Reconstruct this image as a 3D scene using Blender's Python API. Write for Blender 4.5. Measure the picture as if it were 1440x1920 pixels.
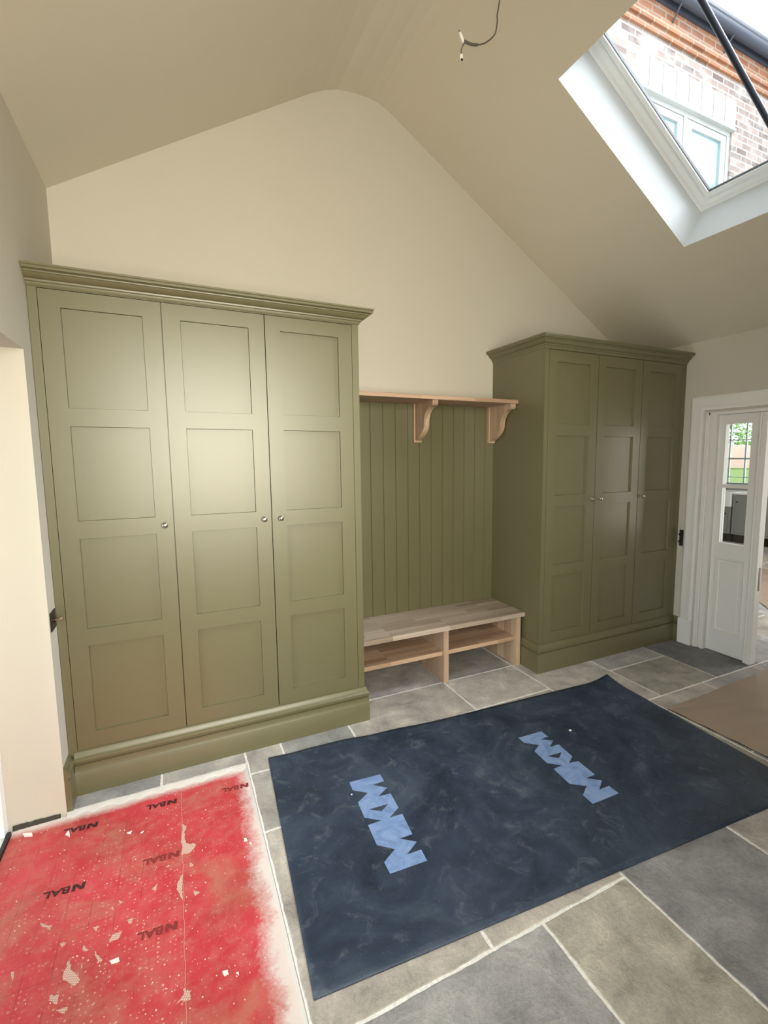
import bpy, bmesh, math, random
from mathutils import Vector, Matrix
random.seed(7)
SC = bpy.context.scene
for o in list(bpy.data.objects):
    bpy.data.objects.remove(o)
COL = SC.collection

# ------------------------------------------------------------------ camera
F_PX, PPX, PPY = 901.222, 771.62, 958.84
YAW, PITCH, ROLL = math.radians(26.11925), math.radians(-6.40895), math.radians(-0.38431)
CAM = Vector((0.50195, -3.12030, 1.52234))
fw = Vector((math.sin(YAW)*math.cos(PITCH), math.cos(YAW)*math.cos(PITCH), math.sin(PITCH)))
r_ = Vector((math.cos(YAW), -math.sin(YAW), 0)); u_ = r_.cross(fw)
RR = r_*math.cos(ROLL) + u_*math.sin(ROLL); UU = -r_*math.sin(ROLL) + u_*math.cos(ROLL)
cd = bpy.data.cameras.new('camera'); cam = bpy.data.objects.new('camera', cd); COL.objects.link(cam)
cam.matrix_world = Matrix(((RR.x, UU.x, -fw.x, CAM.x), (RR.y, UU.y, -fw.y, CAM.y), (RR.z, UU.z, -fw.z, CAM.z), (0, 0, 0, 1)))
cd.sensor_fit = 'AUTO'; cd.sensor_width = 36; cd.sensor_height = 36
cd.lens = F_PX*36/1920
cd.shift_x = (720-PPX)/1920; cd.shift_y = (PPY-960)/1920
cd.clip_start = .02; cd.clip_end = 300
SC.camera = cam

# ------------------------------------------------------------------ daylight, added fill lamps and exposure
w = bpy.data.worlds.new('overcast_sky'); SC.world = w; w.use_nodes = True
bg = w.node_tree.nodes['Background']; bg.inputs[0].default_value = (.86, .93, 1, 1); bg.inputs[1].default_value = 4.6
SC.view_settings.view_transform = 'Standard'; SC.view_settings.look = 'None'
SC.view_settings.gamma = 1; SC.view_settings.use_curve_mapping = False
SC.view_settings.exposure = -0.18
SC.cycles.use_denoising = True
SC.cycles.max_bounces = 10; SC.cycles.diffuse_bounces = 6; SC.cycles.transparent_max_bounces = 12
SC.cycles.sample_clamp_indirect = 6

def area(name, loc, direction, sx, sy, power, color):
    l = bpy.data.lights.new(name, 'AREA'); l.shape = 'RECTANGLE'; l.size = sx; l.size_y = sy
    l.energy = power; l.color = color
    o = bpy.data.objects.new(name, l); COL.objects.link(o); o.location = loc
    o.rotation_euler = Vector(direction).to_track_quat('-Z', 'Y').to_euler()
    return o
area('daylight_left_door', (-.36, -1.74, .85), (1, 0, 0), 1.85, 1.6, 24, (.95, .98, 1))
o_ = area('added_fill_over_roof_window', (8.2, -3.2, 8.8), (-5.3, 1.7, -5.5), 5.0, 5.0, 560, (.84, .92, 1))  # added lamp standing in for a brighter sky patch, aimed through the roof window
o_.data.spread = math.radians(75)
o_ = area('daylight_rear_doors', (.95, -4.1, 1.75), (-.02, 1, .0), 1.8, 1.7, 86, (1, .90, .72))
o_.data.spread = math.radians(118)
area('daylight_kitchen_window', (9.9, 2.3, 1.6), (-1, 0, 0), 1.4, 1.2, 25, (.95, .98, 1))
area('added_kitchen_fill', (7.0, -2.15, 1.1), (0, 1, 0), 2.4, 2.0, 110, (1, .96, .88))  # added lamp in an invented, unseen opening, to brighten the kitchen

# ------------------------------------------------------------------ dimensions (metres)
W = 4.172                      # right wall
LW = dict(x0=0.0, d0=.0342, dw=.4512, x1=1.4242, dep=.6041, zb=.2045, zt=2.2250, zc=2.3001, pc=.0676, zp=.1759, pp=.0227)
RW = dict(x0=2.7339, d0=2.7679, dw=.4529, x1=W, dep=.5866, zb=.2085, zt=2.2305, zc=2.3120, pc=.0645, zp=.1720, pp=.0215)
GL, GR, K = 2.877, 2.387, .6042   # eaves heights left, right; pitch of the right slope
RY = -3.95                      # rear wall

# ------------------------------------------------------------------ helpers
class MB:
    def __init__(s): s.v = []; s.f = []; s.c = []
    def add(s, verts, faces, col=None):
        b = len(s.v); s.v += [tuple(p) for p in verts]
        for f in faces: s.f.append(tuple(i+b for i in f)); s.c.append(col)
        return s
    def box(s, x0, y0, z0, x1, y1, z1, col=None):
        x0, x1 = sorted((x0, x1)); y0, y1 = sorted((y0, y1)); z0, z1 = sorted((z0, z1))
        return s.add([(x0,y0,z0),(x1,y0,z0),(x1,y1,z0),(x0,y1,z0),(x0,y0,z1),(x1,y0,z1),(x1,y1,z1),(x0,y1,z1)],
                     [(0,3,2,1),(4,5,6,7),(0,1,5,4),(1,2,6,5),(2,3,7,6),(3,0,4,7)], col)
    def quad(s, *p): return s.add(p, [tuple(range(len(p)))])
    def prism(s, pts, vec, col=None):
        n = len(pts); vec = Vector(vec); a = [Vector(p) for p in pts]
        return s.add(a+[p+vec for p in a], [tuple(range(n))[::-1], tuple(range(n, 2*n))]+[(i, (i+1) % n, n+(i+1) % n, n+i) for i in range(n)], col)
    def tube(s, pts, rad, n=10, cap=True):
        pts = [Vector(p) for p in pts]; rings = []; nn = None
        rr = rad if isinstance(rad, (list, tuple)) else [rad]*len(pts)
        for i, p in enumerate(pts):
            t = (pts[min(i+1, len(pts)-1)]-pts[max(i-1, 0)]).normalized()
            if nn is None: nn = t.orthogonal().normalized()
            nn = (nn-t*nn.dot(t)).normalized(); b = t.cross(nn)
            rings.append([p+(nn*math.cos(2*math.pi*k/n)+b*math.sin(2*math.pi*k/n))*rr[i] for k in range(n)])
        v = [q for r in rings for q in r]; f = []
        for i in range(len(pts)-1):
            for k in range(n):
                f.append((i*n+k, i*n+(k+1) % n, (i+1)*n+(k+1) % n, (i+1)*n+k))
        if cap: f += [tuple(range(n))[::-1], tuple((len(pts)-1)*n+k for k in range(n))]
        return s.add(v, f)
    def lathe(s, origin, axis, prof, n=20):
        """prof: list of (distance along axis, radius)"""
        o = Vector(origin); a = Vector(axis).normalized(); return s.tube([o+a*d for d, r in prof], [max(r, 1e-5) for d, r in prof], n)
    def sweep(s, path, prof, side=1, closed=False):
        """profile (out, z) along a level path of (x,y); out is measured to the right of travel (side=1); mitred"""
        P = [Vector(p) for p in path]; n = len(P); m = len(prof); v = []
        for i, p in enumerate(P):
            dirs = []
            if i > 0: dirs.append((P[i]-P[i-1]).normalized())
            if i < n-1: dirs.append((P[i+1]-P[i]).normalized())
            ns = [Vector((d.y, -d.x))*side for d in dirs]
            if len(ns) == 2:
                b = (ns[0]+ns[1]); b = b/(b.dot(ns[0]))
            else: b = ns[0]
            for o, z in prof: v.append((p.x+b.x*o, p.y+b.y*o, z))
        f = []
        for i in range(n-1):
            for j in range(m-1):
                f.append((i*m+j, i*m+j+1, (i+1)*m+j+1, (i+1)*m+j))
        f.append(tuple(range(m))); f.append(tuple((n-1)*m+j for j in range(m))[::-1])
        return s.add(v, f)
    def build(s, name, mat, parent=None, smooth=None, bevel=None, mats=None):
        me = bpy.data.meshes.new(name); me.from_pydata(s.v, [], s.f); me.validate()
        if any(c is not None for c in s.c):
            at = me.color_attributes.new('tone', 'FLOAT_COLOR', 'CORNER'); k = 0
            for poly, c in zip(me.polygons, s.c):
                for _ in poly.loop_indices: at.data[k].color = (*(c or (1, 1, 1)), 1); k += 1
        bm = bmesh.new(); bm.from_mesh(me); bmesh.ops.recalc_face_normals(bm, faces=bm.faces); bm.to_mesh(me); bm.free()
        me.materials.append(mat)
        o = bpy.data.objects.new(name, me); COL.objects.link(o)
        if parent is not None: o.parent = parent
        if smooth:
            me.polygons.foreach_set('use_smooth', [True]*len(me.polygons)); me.set_sharp_from_angle(angle=math.radians(smooth))
        if bevel:
            b = o.modifiers.new('bevel', 'BEVEL'); b.width = bevel; b.segments = 2; b.limit_method = 'ANGLE'; b.angle_limit = math.radians(40)
        return o
def thing(name, label=None, cat=None, loc=(0, 0, 0), group=None, kind=None):
    o = bpy.data.objects.new(name, None); COL.objects.link(o); o.location = loc; o.empty_display_size = .1
    return tag(o, label, cat, group, kind)
def tag(o, label=None, cat=None, group=None, kind=None):
    if label: o['label'] = label
    if cat: o['category'] = cat
    if group: o['group'] = group
    if kind: o['kind'] = kind
    return o
def struct(o, label=None, cat=None): return tag(o, label, cat, None, 'structure')

# ------------------------------------------------------------------ materials
def mat(name, base, rough=.5, metal=0, spec=.5, coat=0):
    m = bpy.data.materials.new(name); m.use_nodes = True; b = m.node_tree.nodes['Principled BSDF']
    b.inputs['Base Color'].default_value = (*base, 1); b.inputs['Roughness'].default_value = rough
    b.inputs['Metallic'].default_value = metal; b.inputs['Specular IOR Level'].default_value = spec
    if coat: b.inputs['Coat Weight'].default_value = coat; b.inputs['Coat Roughness'].default_value = .25
    return m
class NT:
    def __init__(s, m): s.m = m; s.t = m.node_tree; s.b = s.t.nodes['Principled BSDF']
    def n(s, typ, **kw):
        x = s.t.nodes.new(typ)
        for k, v in kw.items():
            if k.startswith('i_'): x.inputs[k[2:].replace('_', ' ')].default_value = v
            else: setattr(x, k, v)
        return x
    def l(s, a, b): s.t.links.new(a, b)
    def coord(s, out='Object', scale=(1, 1, 1), rot=(0, 0, 0)):
        c = s.n('ShaderNodeTexCoord'); mp = s.n('ShaderNodeMapping'); mp.inputs['Scale'].default_value = scale; mp.inputs['Rotation'].default_value = rot
        s.l(c.outputs[out], mp.inputs['Vector']); return mp.outputs['Vector']
    def noise(s, vec, scale, detail=4, rough=.55, dist=0):
        x = s.n('ShaderNodeTexNoise'); x.inputs['Scale'].default_value = scale; x.inputs['Detail'].default_value = detail
        x.inputs['Roughness'].default_value = rough; x.inputs['Distortion'].default_value = dist; s.l(vec, x.inputs['Vector']); return x.outputs['Fac']
    def ramp(s, fac, stops):
        r = s.n('ShaderNodeValToRGB'); e = r.color_ramp.elements
        while len(e) < len(stops): e.new(.5)
        for el, (p, c) in zip(e, stops): el.position = p; el.color = (*c, 1) if len(c) == 3 else c
        s.l(fac, r.inputs['Fac']); return r.outputs['Color']
    def mix(s, fac, a, b, mode='MIX'):
        x = s.n('ShaderNodeMix'); x.data_type = 'RGBA'; x.blend_type = mode
        for sock, val in ((x.inputs[0], fac), (x.inputs[6], a), (x.inputs[7], b)):
            if hasattr(val, 'links'): s.l(val, sock)
            elif isinstance(val, (int, float)): sock.default_value = val
            else: sock.default_value = (*val, 1)
        return x.outputs[2]
    def math(s, op, a, b=0., c=None):
        x = s.n('ShaderNodeMath'); x.operation = op
        for i, v in enumerate((a, b) if c is None else (a, b, c)):
            if hasattr(v, 'links'): s.l(v, x.inputs[i])
            else: x.inputs[i].default_value = v
        return x.outputs[0]
    def bump(s, h, strength=.2, dist=.002):
        x = s.n('ShaderNodeBump'); x.inputs['Strength'].default_value = strength; x.inputs['Distance'].default_value = dist
        s.l(h, x.inputs['Height']); s.l(x.outputs['Normal'], s.b.inputs['Normal'])
    def color(s, c): s.l(c, s.b.inputs['Base Color'])
    def rough(s, c): s.l(c, s.b.inputs['Roughness'])
g = lambda v: (v, v, v)

def paint(name, base, rough=.5, spec=.5, bump=.04, scale=260):
    m = mat(name, base, rough, 0, spec); t = NT(m); v = t.coord()
    n1 = t.noise(v, 1.3, 3); t.color(t.mix(n1, tuple(c*.96 for c in base), tuple(min(1, c*1.04) for c in base)))
    t.bump(t.noise(v, scale, 3), bump, .002); return m
M_wall = paint('wall_paint_cream', (.565, .527, .452), .75, .25, .06, 190)
M_ceil = paint('ceiling_paint_cream', (.66, .61, .50), .8, .2, .06, 190)
M_trim = paint('woodwork_paint_off_white', (.80, .79, .76), .42, .5, .02, 80)
M_green = paint('olive_green_satin_paint', (.130, .117, .056), .38, .5, .025, 420)
_b = M_green.node_tree.nodes['Principled BSDF']; _b.inputs['Coat Weight'].default_value = .60; _b.inputs['Coat Roughness'].default_value = .34
M_white = mat('white_painted_timber', (.86, .88, .88), .35)
M_lining = paint('skylight_lining_white', (.72, .76, .79), .6, .3, .02, 150)
M_nickel = mat('brushed_nickel', (.50, .46, .40), .22, 1)
M_bronze = mat('dark_bronze', (.045, .035, .028), .35, .9)
M_brass = mat('aged_brass', (.62, .50, .33), .25, 1)
M_black = mat('black_rubber', (.012, .012, .014), .5)
M_grey = mat('grey_cable_sheath', (.085, .075, .062), .5)
M_conn = mat('clear_connector_plastic', (.75, .73, .70), .3)
M_blackmetal = mat('black_coated_steel', (.012, .016, .03), .4, .2)

def wood(name, axis, stave=.045, length=.42, tint=(1, 1, 1)):
    """glued oak staves running along `axis` (0 x, 1 y, 2 z)"""
    m = mat(name, (.5, .36, .25), .5, 0, .35); t = NT(m)
    c = t.n('ShaderNodeTexCoord'); sp = t.n('ShaderNodeSeparateXYZ'); t.l(c.outputs['Object'], sp.inputs[0])
    cb = t.n('ShaderNodeCombineXYZ'); ax = [sp.outputs[i] for i in range(3)]
    oth = [i for i in range(3) if i != axis]
    t.l(ax[axis], cb.inputs[0]); t.l(t.math('ADD', ax[oth[0]], t.math('MULTIPLY', ax[oth[1]], .61)), cb.inputs[1])
    br = t.n('ShaderNodeTexBrick'); t.l(cb.outputs[0], br.inputs['Vector'])
    br.inputs['Scale'].default_value = 1; br.inputs['Brick Width'].default_value = length; br.inputs['Row Height'].default_value = stave
    br.inputs['Mortar Size'].default_value = .0004; br.inputs['Mortar Smooth'].default_value = 0; br.inputs['Bias'].default_value = 0
    br.offset = .37; br.offset_frequency = 3
    A = [a*b for a, b in zip((.60, .475, .36), tint)]; B = [a*b for a, b in zip((.36, .265, .185), tint)]
    br.inputs['Color1'].default_value = (*A, 1); br.inputs['Color2'].default_value = (*B, 1); br.inputs['Mortar'].default_value = (.22, .16, .11, 1)
    st = t.n('ShaderNodeMapping'); st.inputs['Scale'].default_value = (2.2, 60, 60); t.l(cb.outputs[0], st.inputs['Vector'])
    gr = t.noise(st.outputs[0], 1.0, 6, .65, .6)
    col = t.mix(.55, br.outputs['Color'], t.ramp(gr, [(.3, (.62, .55, .50)), (.62, (1, 1, 1))]), 'MULTIPLY')
    t.color(col); t.bump(gr, .08, .001); return m
M_oakx = wood('oak_staves_lengthways', 0, tint=(.90, .95, 1.03)); M_oakz = wood('oak_staves_upright', 2, .05, .5, (1.0, .93, .86)); M_oaky = wood('oak_staves_crossways', 1, .05, .5)
M_oaks = wood('oak_shelf_staves', 0, .045, .42, (1.02, .90, .83))

def tiles():
    m = mat('tumbled_limestone', (.4, .38, .34), .62, 0, .35); t = NT(m); v = t.coord()
    at = t.n('ShaderNodeAttribute'); at.attribute_name = 'tone'
    n1 = t.noise(v, 6, 10, .72, .35); n2 = t.noise(v, 75, 6, .75); n3 = t.noise(v, 2.6, 5, .6, .4)
    c = t.mix(.75, at.outputs['Color'], t.ramp(n1, [(.36, (.50, .50, .51)), (.46, (.80, .80, .81)), (.54, (.96, .96, .97)), (.66, (1.35, 1.33, 1.31))]), 'MULTIPLY')
    c = t.mix(.5, c, t.ramp(n3, [(.35, (.80, .80, .81)), (.6, (1.10, 1.07, 1.04))]), 'MULTIPLY')
    c = t.mix(.35, c, t.ramp(n2, [(.3, (.55, .55, .55)), (.6, (1.15, 1.15, 1.15))]), 'MULTIPLY')
    t.color(c); t.rough(t.ramp(n1, [(.3, g(.50)), (.7, g(.72))]))
    t.bump(t.math('ADD', n1, t.math('MULTIPLY', n2, .35)), 1.0, .012); return m
M_tile = tiles()
def grout():
    m = mat('pale_grout', (.66, .62, .55), .9); t = NT(m); v = t.coord(); n = t.noise(v, 90, 4)
    t.color(t.ramp(n, [(.3, (.70, .68, .65)), (.65, (.90, .88, .85))])); t.bump(n, .4, .003); return m
M_grout = grout()
def glass(name, tint=(1, 1, 1), refl=.08):
    m = bpy.data.materials.new(name); m.use_nodes = True; nt = m.node_tree; nt.nodes.clear()
    o = nt.nodes.new('ShaderNodeOutputMaterial'); mx = nt.nodes.new('ShaderNodeMixShader'); tr = nt.nodes.new('ShaderNodeBsdfTransparent'); gl = nt.nodes.new('ShaderNodeBsdfGlossy')
    tr.inputs[0].default_value = (*tint, 1); gl.inputs['Roughness'].default_value = .02
    fr = nt.nodes.new('ShaderNodeFresnel'); fr.inputs[0].default_value = 1.45
    nt.links.new(fr.outputs[0], mx.inputs[0]); nt.links.new(tr.outputs[0], mx.inputs[1]); nt.links.new(gl.outputs[0], mx.inputs[2]); nt.links.new(mx.outputs[0], o.inputs[0]); return m
M_glass = glass('window_glass', (.97, .985, .98))

# ------------------------------------------------------------------ the shell
SLY0, SLY1 = -1.02, -1.93        # skylight opening in y
SX0, SX1 = 2.394, 3.449          # skylight opening in x (upper, lower edge)
zr = lambda x: GR+(W-x)*K
NV = Vector((K, 0, 1)).normalized(); SV = Vector((1, 0, -K)).normalized()
def gable_top():
    pts = [(0, GL)]
    for x in (.4, .8, 1.2, 1.36): pts.append((x, GL+.618*x))
    pts += [(1.45, 3.764), (1.54, 3.795), (1.65, 3.807), (1.74, 3.808), (1.80, 3.800), (1.86, zr(1.86)-.006), (1.92, zr(1.92)), (SX0, zr(SX0)), (SX1, zr(SX1)), (W, GR)]
    return pts
GT = gable_top()
m = MB()
for (xa, za), (xb, zb) in zip(GT[:-1], GT[1:]):
    if abs(xa-SX0) < 1e-6:
        m.quad((xa, 0, za), (xb, 0, zb), (xb, SLY0, zb), (xa, SLY0, za)); m.quad((xa, SLY1, za), (xb, SLY1, zb), (xb, RY, zb), (xa, RY, za))
    else: m.quad((xa, 0, za), (xb, 0, zb), (xb, RY, zb), (xa, RY, za))
struct(m.build('ceiling', M_ceil, smooth=30), 'vaulted cream plaster ceiling with softened ridge', 'ceiling')
# back wall (gable) and rear wall
m = MB(); m.prism([(0, 0, 0)]+[(x, 0, z+.1) for x, z in GT]+[(W, 0, 0)], (0, .12, 0))
struct(m.build('wall_back', M_wall), 'cream gable wall behind the fitted wardrobes', 'wall')
m = MB()
rx0, rx1, rz0, rz1 = .03, 1.87, .75, 2.65
m.box(0, RY, 0, rx0, RY-.12, rz1); m.box(rx1, RY, 0, W, RY-.12, rz1); m.box(rx0, RY, 0, rx1, RY-.12, rz0)
m.prism([(0, RY, rz1)]+[(x, RY, z+.1) for x, z in GT]+[(W, RY, rz1)], (0, -.12, 0))
struct(m.build('wall_rear', M_wall), 'cream rear wall behind the camera with a wide window', 'wall')
wn = struct(thing('window_3', 'wide white window in the rear wall', 'window', (0, 0, 0)))
m = MB(); m.box(rx0, RY-.06, rz0, rx1, RY-.10, rz0+.05); m.box(rx0, RY-.06, rz1-.05, rx1, RY-.10, rz1)
for x in (rx0, .925, rx1-.05): m.box(x, RY-.06, rz0+.05, x+.05, RY-.10, rz1-.05)
m.build('window_frame', M_white, wn)
m = MB(); m.box(rx0+.05, RY-.078, rz0+.05, rx1-.05, RY-.082, rz1-.05); m.build('pane', M_glass, wn)
# left wall with the door reveal
DY0, DY1, DZ, RV = -.727, -2.75, 1.952, -.20
m = MB()
m.box(0, .12, -.05, -.32, DY0, GL+.20); m.box(0, DY1, -.05, -.32, RY-.12, GL+.20); m.box(0, DY0, DZ, -.32, DY1, GL+.20)
struct(m.build('wall_left', M_wall), 'cream left wall with a deep bright door reveal', 'wall')
# right wall with the kitchen doorway
AY0, AY1, AH = -.765, -1.98, 1.845
m = MB()
m.box(W, .12, 0, W+.14, AY0, GR+.15); m.box(W, AY1, 0, W+.14, RY-.12, GR+.15); m.box(W, AY0, AH, W+.14, AY1, GR+.15)
struct(m.build('wall_right', M_wall), 'cream right wall beside the doorway to the kitchen', 'wall')

# ------------------------------------------------------------------ floor
T = 1.68; GB = (.300*T, .283*T, .258*T); GY = (.275*T, .268*T, .262*T); DK = (.150*T, .152*T, .157*T); LT = (.34*T, .325*T, .30*T); MID = (.23*T, .225*T, .215*T); PK = (.34*T, .31*T, .275*T)
TILES = [  # x0,y0,x1,y1,colour
 (-.05,-.41,.365,0,GY),(.365,-.41,.93,0,GY),(.93,-.41,1.5,0,GY),(1.5,-.41,2.065,0,GY),(2.065,-.41,2.643,0,MID),(2.643,-.41,3.25,0,GY),(3.25,-.41,W,0,GY),
 (-.0,-.722,.365,-.41,MID),(.365,-.722,.748,-.41,GB),(.748,-.82,.93,-.41,GB),(.93,-.815,1.313,-.41,(.22*T,.22*T,.215*T)),(1.313,-.815,2.065,-.41,GB),(2.065,-.81,2.643,-.41,LT),(2.643,-1.2,3.213,-.41,LT),
 (3.213,-.795,3.79,-.41,GY),(3.213,-1.2,3.79,-.795,(.245*T,.235*T,.205*T)),(3.79,-1.2,4.30,-.41,DK),
 (.748,-1.225,1.313,-.82,GB),(1.313,-1.2,2.065,-.815,GB),(2.065,-1.2,2.643,-.81,GB),
 (.748,-2.031,1.31,-1.225,PK),(1.31,-2.031,1.891,-1.2,PK),(1.891,-2.62,2.466,-1.2,(.205*T,.206*T,.206*T)),(2.466,-2.03,3.09,-1.2,(.27*T,.255*T,.22*T)),(3.09,-1.8,3.62,-1.2,GB),(3.62,-1.8,4.30,-1.2,GY),
 (.748,-2.80,1.505,-2.031,(.245*T,.242*T,.238*T)),(1.505,-2.80,1.891,-2.031,(.30*T,.28*T,.235*T)),(2.466,-2.62,3.09,-2.03,GB),(3.09,-2.62,3.62,-1.8,GY),(3.62,-2.62,4.30,-1.8,GB),
]
y = -2.62
rows = [(-2.80, -3.5), (-3.5, RY)]
TILES += [(1.891, -2.80, 2.6, -2.62, GB), (2.6, -2.80, 3.4, -2.62, GY), (3.4, -2.80, W, -2.62, GB)]
for (ya, yb) in rows:
    x = 0
    while x < W-.01:
        x2 = min(W, x+random.choice((.45, .6, .75))); x2 = W if W-x2 < .2 else x2
        TILES.append((x, yb, x2, ya, random.choice((GB, GY, MID, LT)))); x = x2
# kitchen floor tiles
x = 4.30
kr = random.Random(3)
while x < 9.8:
    x2 = min(9.8, x+.6); yy = 3.3 if True else 0
    while yy > -2.0:
        y2 = max(-2.0, yy-kr.choice((.45, .6, .8))); TILES.append((x, y2, x2, yy, kr.choice((GB, GY, LT, (.47, .47, .48))))); yy = y2
    x = x2
def tile(mb, x0, y0, x1, y1, col):
    gp = .0052; x0 += gp; x1 -= gp; y0 += gp; y1 -= gp
    if x1-x0 < .03 or y1-y0 < .03: return
    rnd = random.Random(int(x0*1000)*31+int(y0*1000)); pts = []
    fine = x0 < W and y0 > -3.6
    def edge(ax, ay, bx, by):
        L = math.hypot(bx-ax, by-ay); n = max(1, int(L/.022)) if fine else 1
        nx, ny = -(by-ay)/L, (bx-ax)/L; ph = rnd.random()*9
        for i in range(n):
            t = i/n; j = (rnd.uniform(-.0014, .0014)+.0010*math.sin(t*L*24+ph)) if (fine and i) else 0
            pts.append((ax+(bx-ax)*t+nx*j, ay+(by-ay)*t+ny*j))
    edge(x0, y0, x1, y0); edge(x1, y0, x1, y1); edge(x1, y1, x0, y1); edge(x0, y1, x0, y0)
    n = len(pts); cx, cy = (x0+x1)/2, (y0+y1)/2
    ins = [(p[0]+(.0025 if p[0] < cx else -.0025), p[1]+(.0025 if p[1] < cy else -.0025)) for p in pts]
    v = [(a, b, 0) for a, b in ins]+[(a, b, -.002) for a, b in pts]+[(a, b, -.013) for a, b in pts]
    f = [tuple(range(n))]+[(i, (i+1) % n, n+(i+1) % n, n+i) for i in range(n)]+[(n+i, n+(i+1) % n, 2*n+(i+1) % n, 2*n+i) for i in range(n)]
    mb.add(v, f, col)
fl = struct(thing('floor', 'pale grey and beige limestone slab floor with white grout', 'floor'))
m = MB()
for t_ in TILES: tile(m, *t_)
m.build('stone_slabs', M_tile, fl)
MX0, MX1, MY0, MY1 = -.196, .746, -2.80, -.722     # sunk bed for the membrane
m = MB(); GZ = -.0022
for a in ((-.0, MY1+.0, MX1, 0.0), (MX1, RY, W, 0), (W, -2.0, 9.8, 3.3), (0, RY, MX1, MY0)):
    m.box(a[0], a[1], -.03, a[2], a[3], GZ)
m.box(-.33, MY0-.1, -.05, MX1, MY1, -.0145)
m.build('grout_bed', M_grout, fl)

# ------------------------------------------------------------------ skylight (window_1)
sky = struct(thing('window_1', 'open-lined roof window in the right ceiling slope with a black glazing bar', 'window'))
C0 = Vector((SX1, SLY0, zr(SX1)))                  # lower edge, near the gable
LEN = (SX1-SX0)/SV.x
WID = SLY0-SLY1
def sp(t_up, ty, d): # local skylight coords: distance up slope from lower edge, distance from gable-side edge, distance outwards
    return C0-SV*t_up-Vector((0, ty, 0))+NV*d
def ring(mb, ti, di, to, do):
    """band between rectangular loop inset ti at depth di and inset to at depth do"""
    def loop(t, d): return [sp(t, t, d), sp(LEN-t, t, d), sp(LEN-t, WID-t, d), sp(t, WID-t, d)]
    a, b = loop(ti, di), loop(to, do)
    mb.add(a+b, [(i, (i+1) % 4, 4+(i+1) % 4, 4+i) for i in range(4)])
m = MB(); ring(m, 0, 0, 0, .30); ring(m, -.06, 0, -.06, .30); ring(m, 0, .30, -.06, .30)
m.build('lining', M_lining, sky)
m = MB(); ring(m, 0, .272, .004, .268); ring(m, .004, .268, .010, .270); ring(m, .010, .270, .013, .277); ring(m, .013, .277, .013, .300); ring(m, .013, .300, .036, .304); ring(m, .036, .304, .036, .34); ring(m, .036, .34, -.05, .36)
m.build('window_frame', M_white, sky)
m = MB(); ring(m, .038, .335, .040, .322); ring(m, .040, .322, .064, .326); ring(m, .064, .326, .064, .345); ring(m, .064, .358, .038, .360)
m.build('sash', M_white, sky)
m = MB(); ring(m, .0645, .338, .0645, .356); ring(m, .0645, .338, .067, .3385); ring(m, .067, .3385, .067, .356)
m.build('glazing_gasket', M_black, sky)
m = MB(); m.add([sp(.06, .06, .349), sp(LEN-.06, .06, .349), sp(LEN-.06, WID-.06, .349), sp(.06, WID-.06, .349)], [(0, 1, 2, 3)])
m.build('pane', M_glass, sky)
m = MB(); m.tube([sp(-.02, .462, .375), sp(LEN+.02, .462, .375)], .015, 16); m.build('glazing_bar', M_blackmetal, sky, smooth=40)

# ------------------------------------------------------------------ panelled door leaf used by both wardrobes
def panel_door(wd, z0, z1, zs, parent, x, yf, knob):
    """shaker door with four recessed panels; front face at y=yf, thickness 22 mm"""
    m = MB(); xs = [0, .0757, wd-.0757, wd]; gp = .0022
    X = [x+xs[0]+gp, x+xs[1], x+xs[2], x+xs[3]-gp]
    Z = [z0+.001]+[z for pr in zs for z in pr]+[z1-.003]
    rec = .0115; ch = .0018
    V = lambda a, b, y: (a, b, y)
    def face(xa, xb, za, zb, y): m.quad((xa, y, za), (xb, y, za), (xb, y, zb), (xa, y, zb))
    face(X[0], X[1], Z[0], Z[-1], yf); face(X[2], X[3], Z[0], Z[-1], yf)
    for i in range(0, len(Z)-1, 2): face(X[1], X[2], Z[i], Z[i+1], yf)
    for i in range(1, len(Z)-1, 2):
        za, zb = Z[i], Z[i+1]; a, b = X[1], X[2]
        A = [(a, yf, za), (b, yf, za), (b, yf, zb), (a, yf, zb)]
        B = [(a+ch, yf+rec, za+ch), (b-ch, yf+rec, za+ch), (b-ch, yf+rec, zb-ch), (a+ch, yf+rec, zb-ch)]
        m.add(A+B, [(0, 1, 5, 4), (1, 2, 6, 5), (2, 3, 7, 6), (3, 0, 4, 7), (4, 5, 6, 7)])
    yb = yf+.021
    m.quad((X[0], yf, Z[0]), (X[0], yb, Z[0]), (X[0], yb, Z[-1]), (X[0], yf, Z[-1])); m.quad((X[3], yf, Z[0]), (X[3], yb, Z[0]), (X[3], yb, Z[-1]), (X[3], yf, Z[-1]))
    m.quad((X[0], yf, Z[0]), (X[3], yf, Z[0]), (X[3], yb, Z[0]), (X[0], yb, Z[0])); m.quad((X[0], yf, Z[-1]), (X[3], yf, Z[-1]), (X[3], yb, Z[-1]), (X[0], yb, Z[-1]))
    m.quad((X[0], yb, Z[0]), (X[3], yb, Z[0]), (X[3], yb, Z[-1]), (X[0], yb, Z[-1]))
    bm_merge(m)
    d = m.build('door', M_green, parent)
    k = MB(); kx = x+knob[0]
    k.lathe((kx, yf, knob[1]), (0, -1, 0), [(0, .0085), (.002, .0085), (.003, .005), (.012, .0045), (.016, .008), (.019, .0118), (.023, .0132), (.026, .0125), (.0285, .009), (.0295, .004), (.0297, 0)], 20)
    k.build('knob', M_nickel, d, smooth=50)
    return d
def bm_merge(mb):
    key = {}; idx = []; nv = []
    for p in mb.v:
        q = tuple(round(c, 5) for c in p)
        if q not in key: key[q] = len(nv); nv.append(p)
        idx.append(key[q])
    mb.f = [tuple(idx[i] for i in f) for f in mb.f]; mb.v = nv
PZ = [(.2805, .6875), (.7650, 1.1750), (1.2530, 1.6640), (1.7410, 2.1530)]
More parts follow.
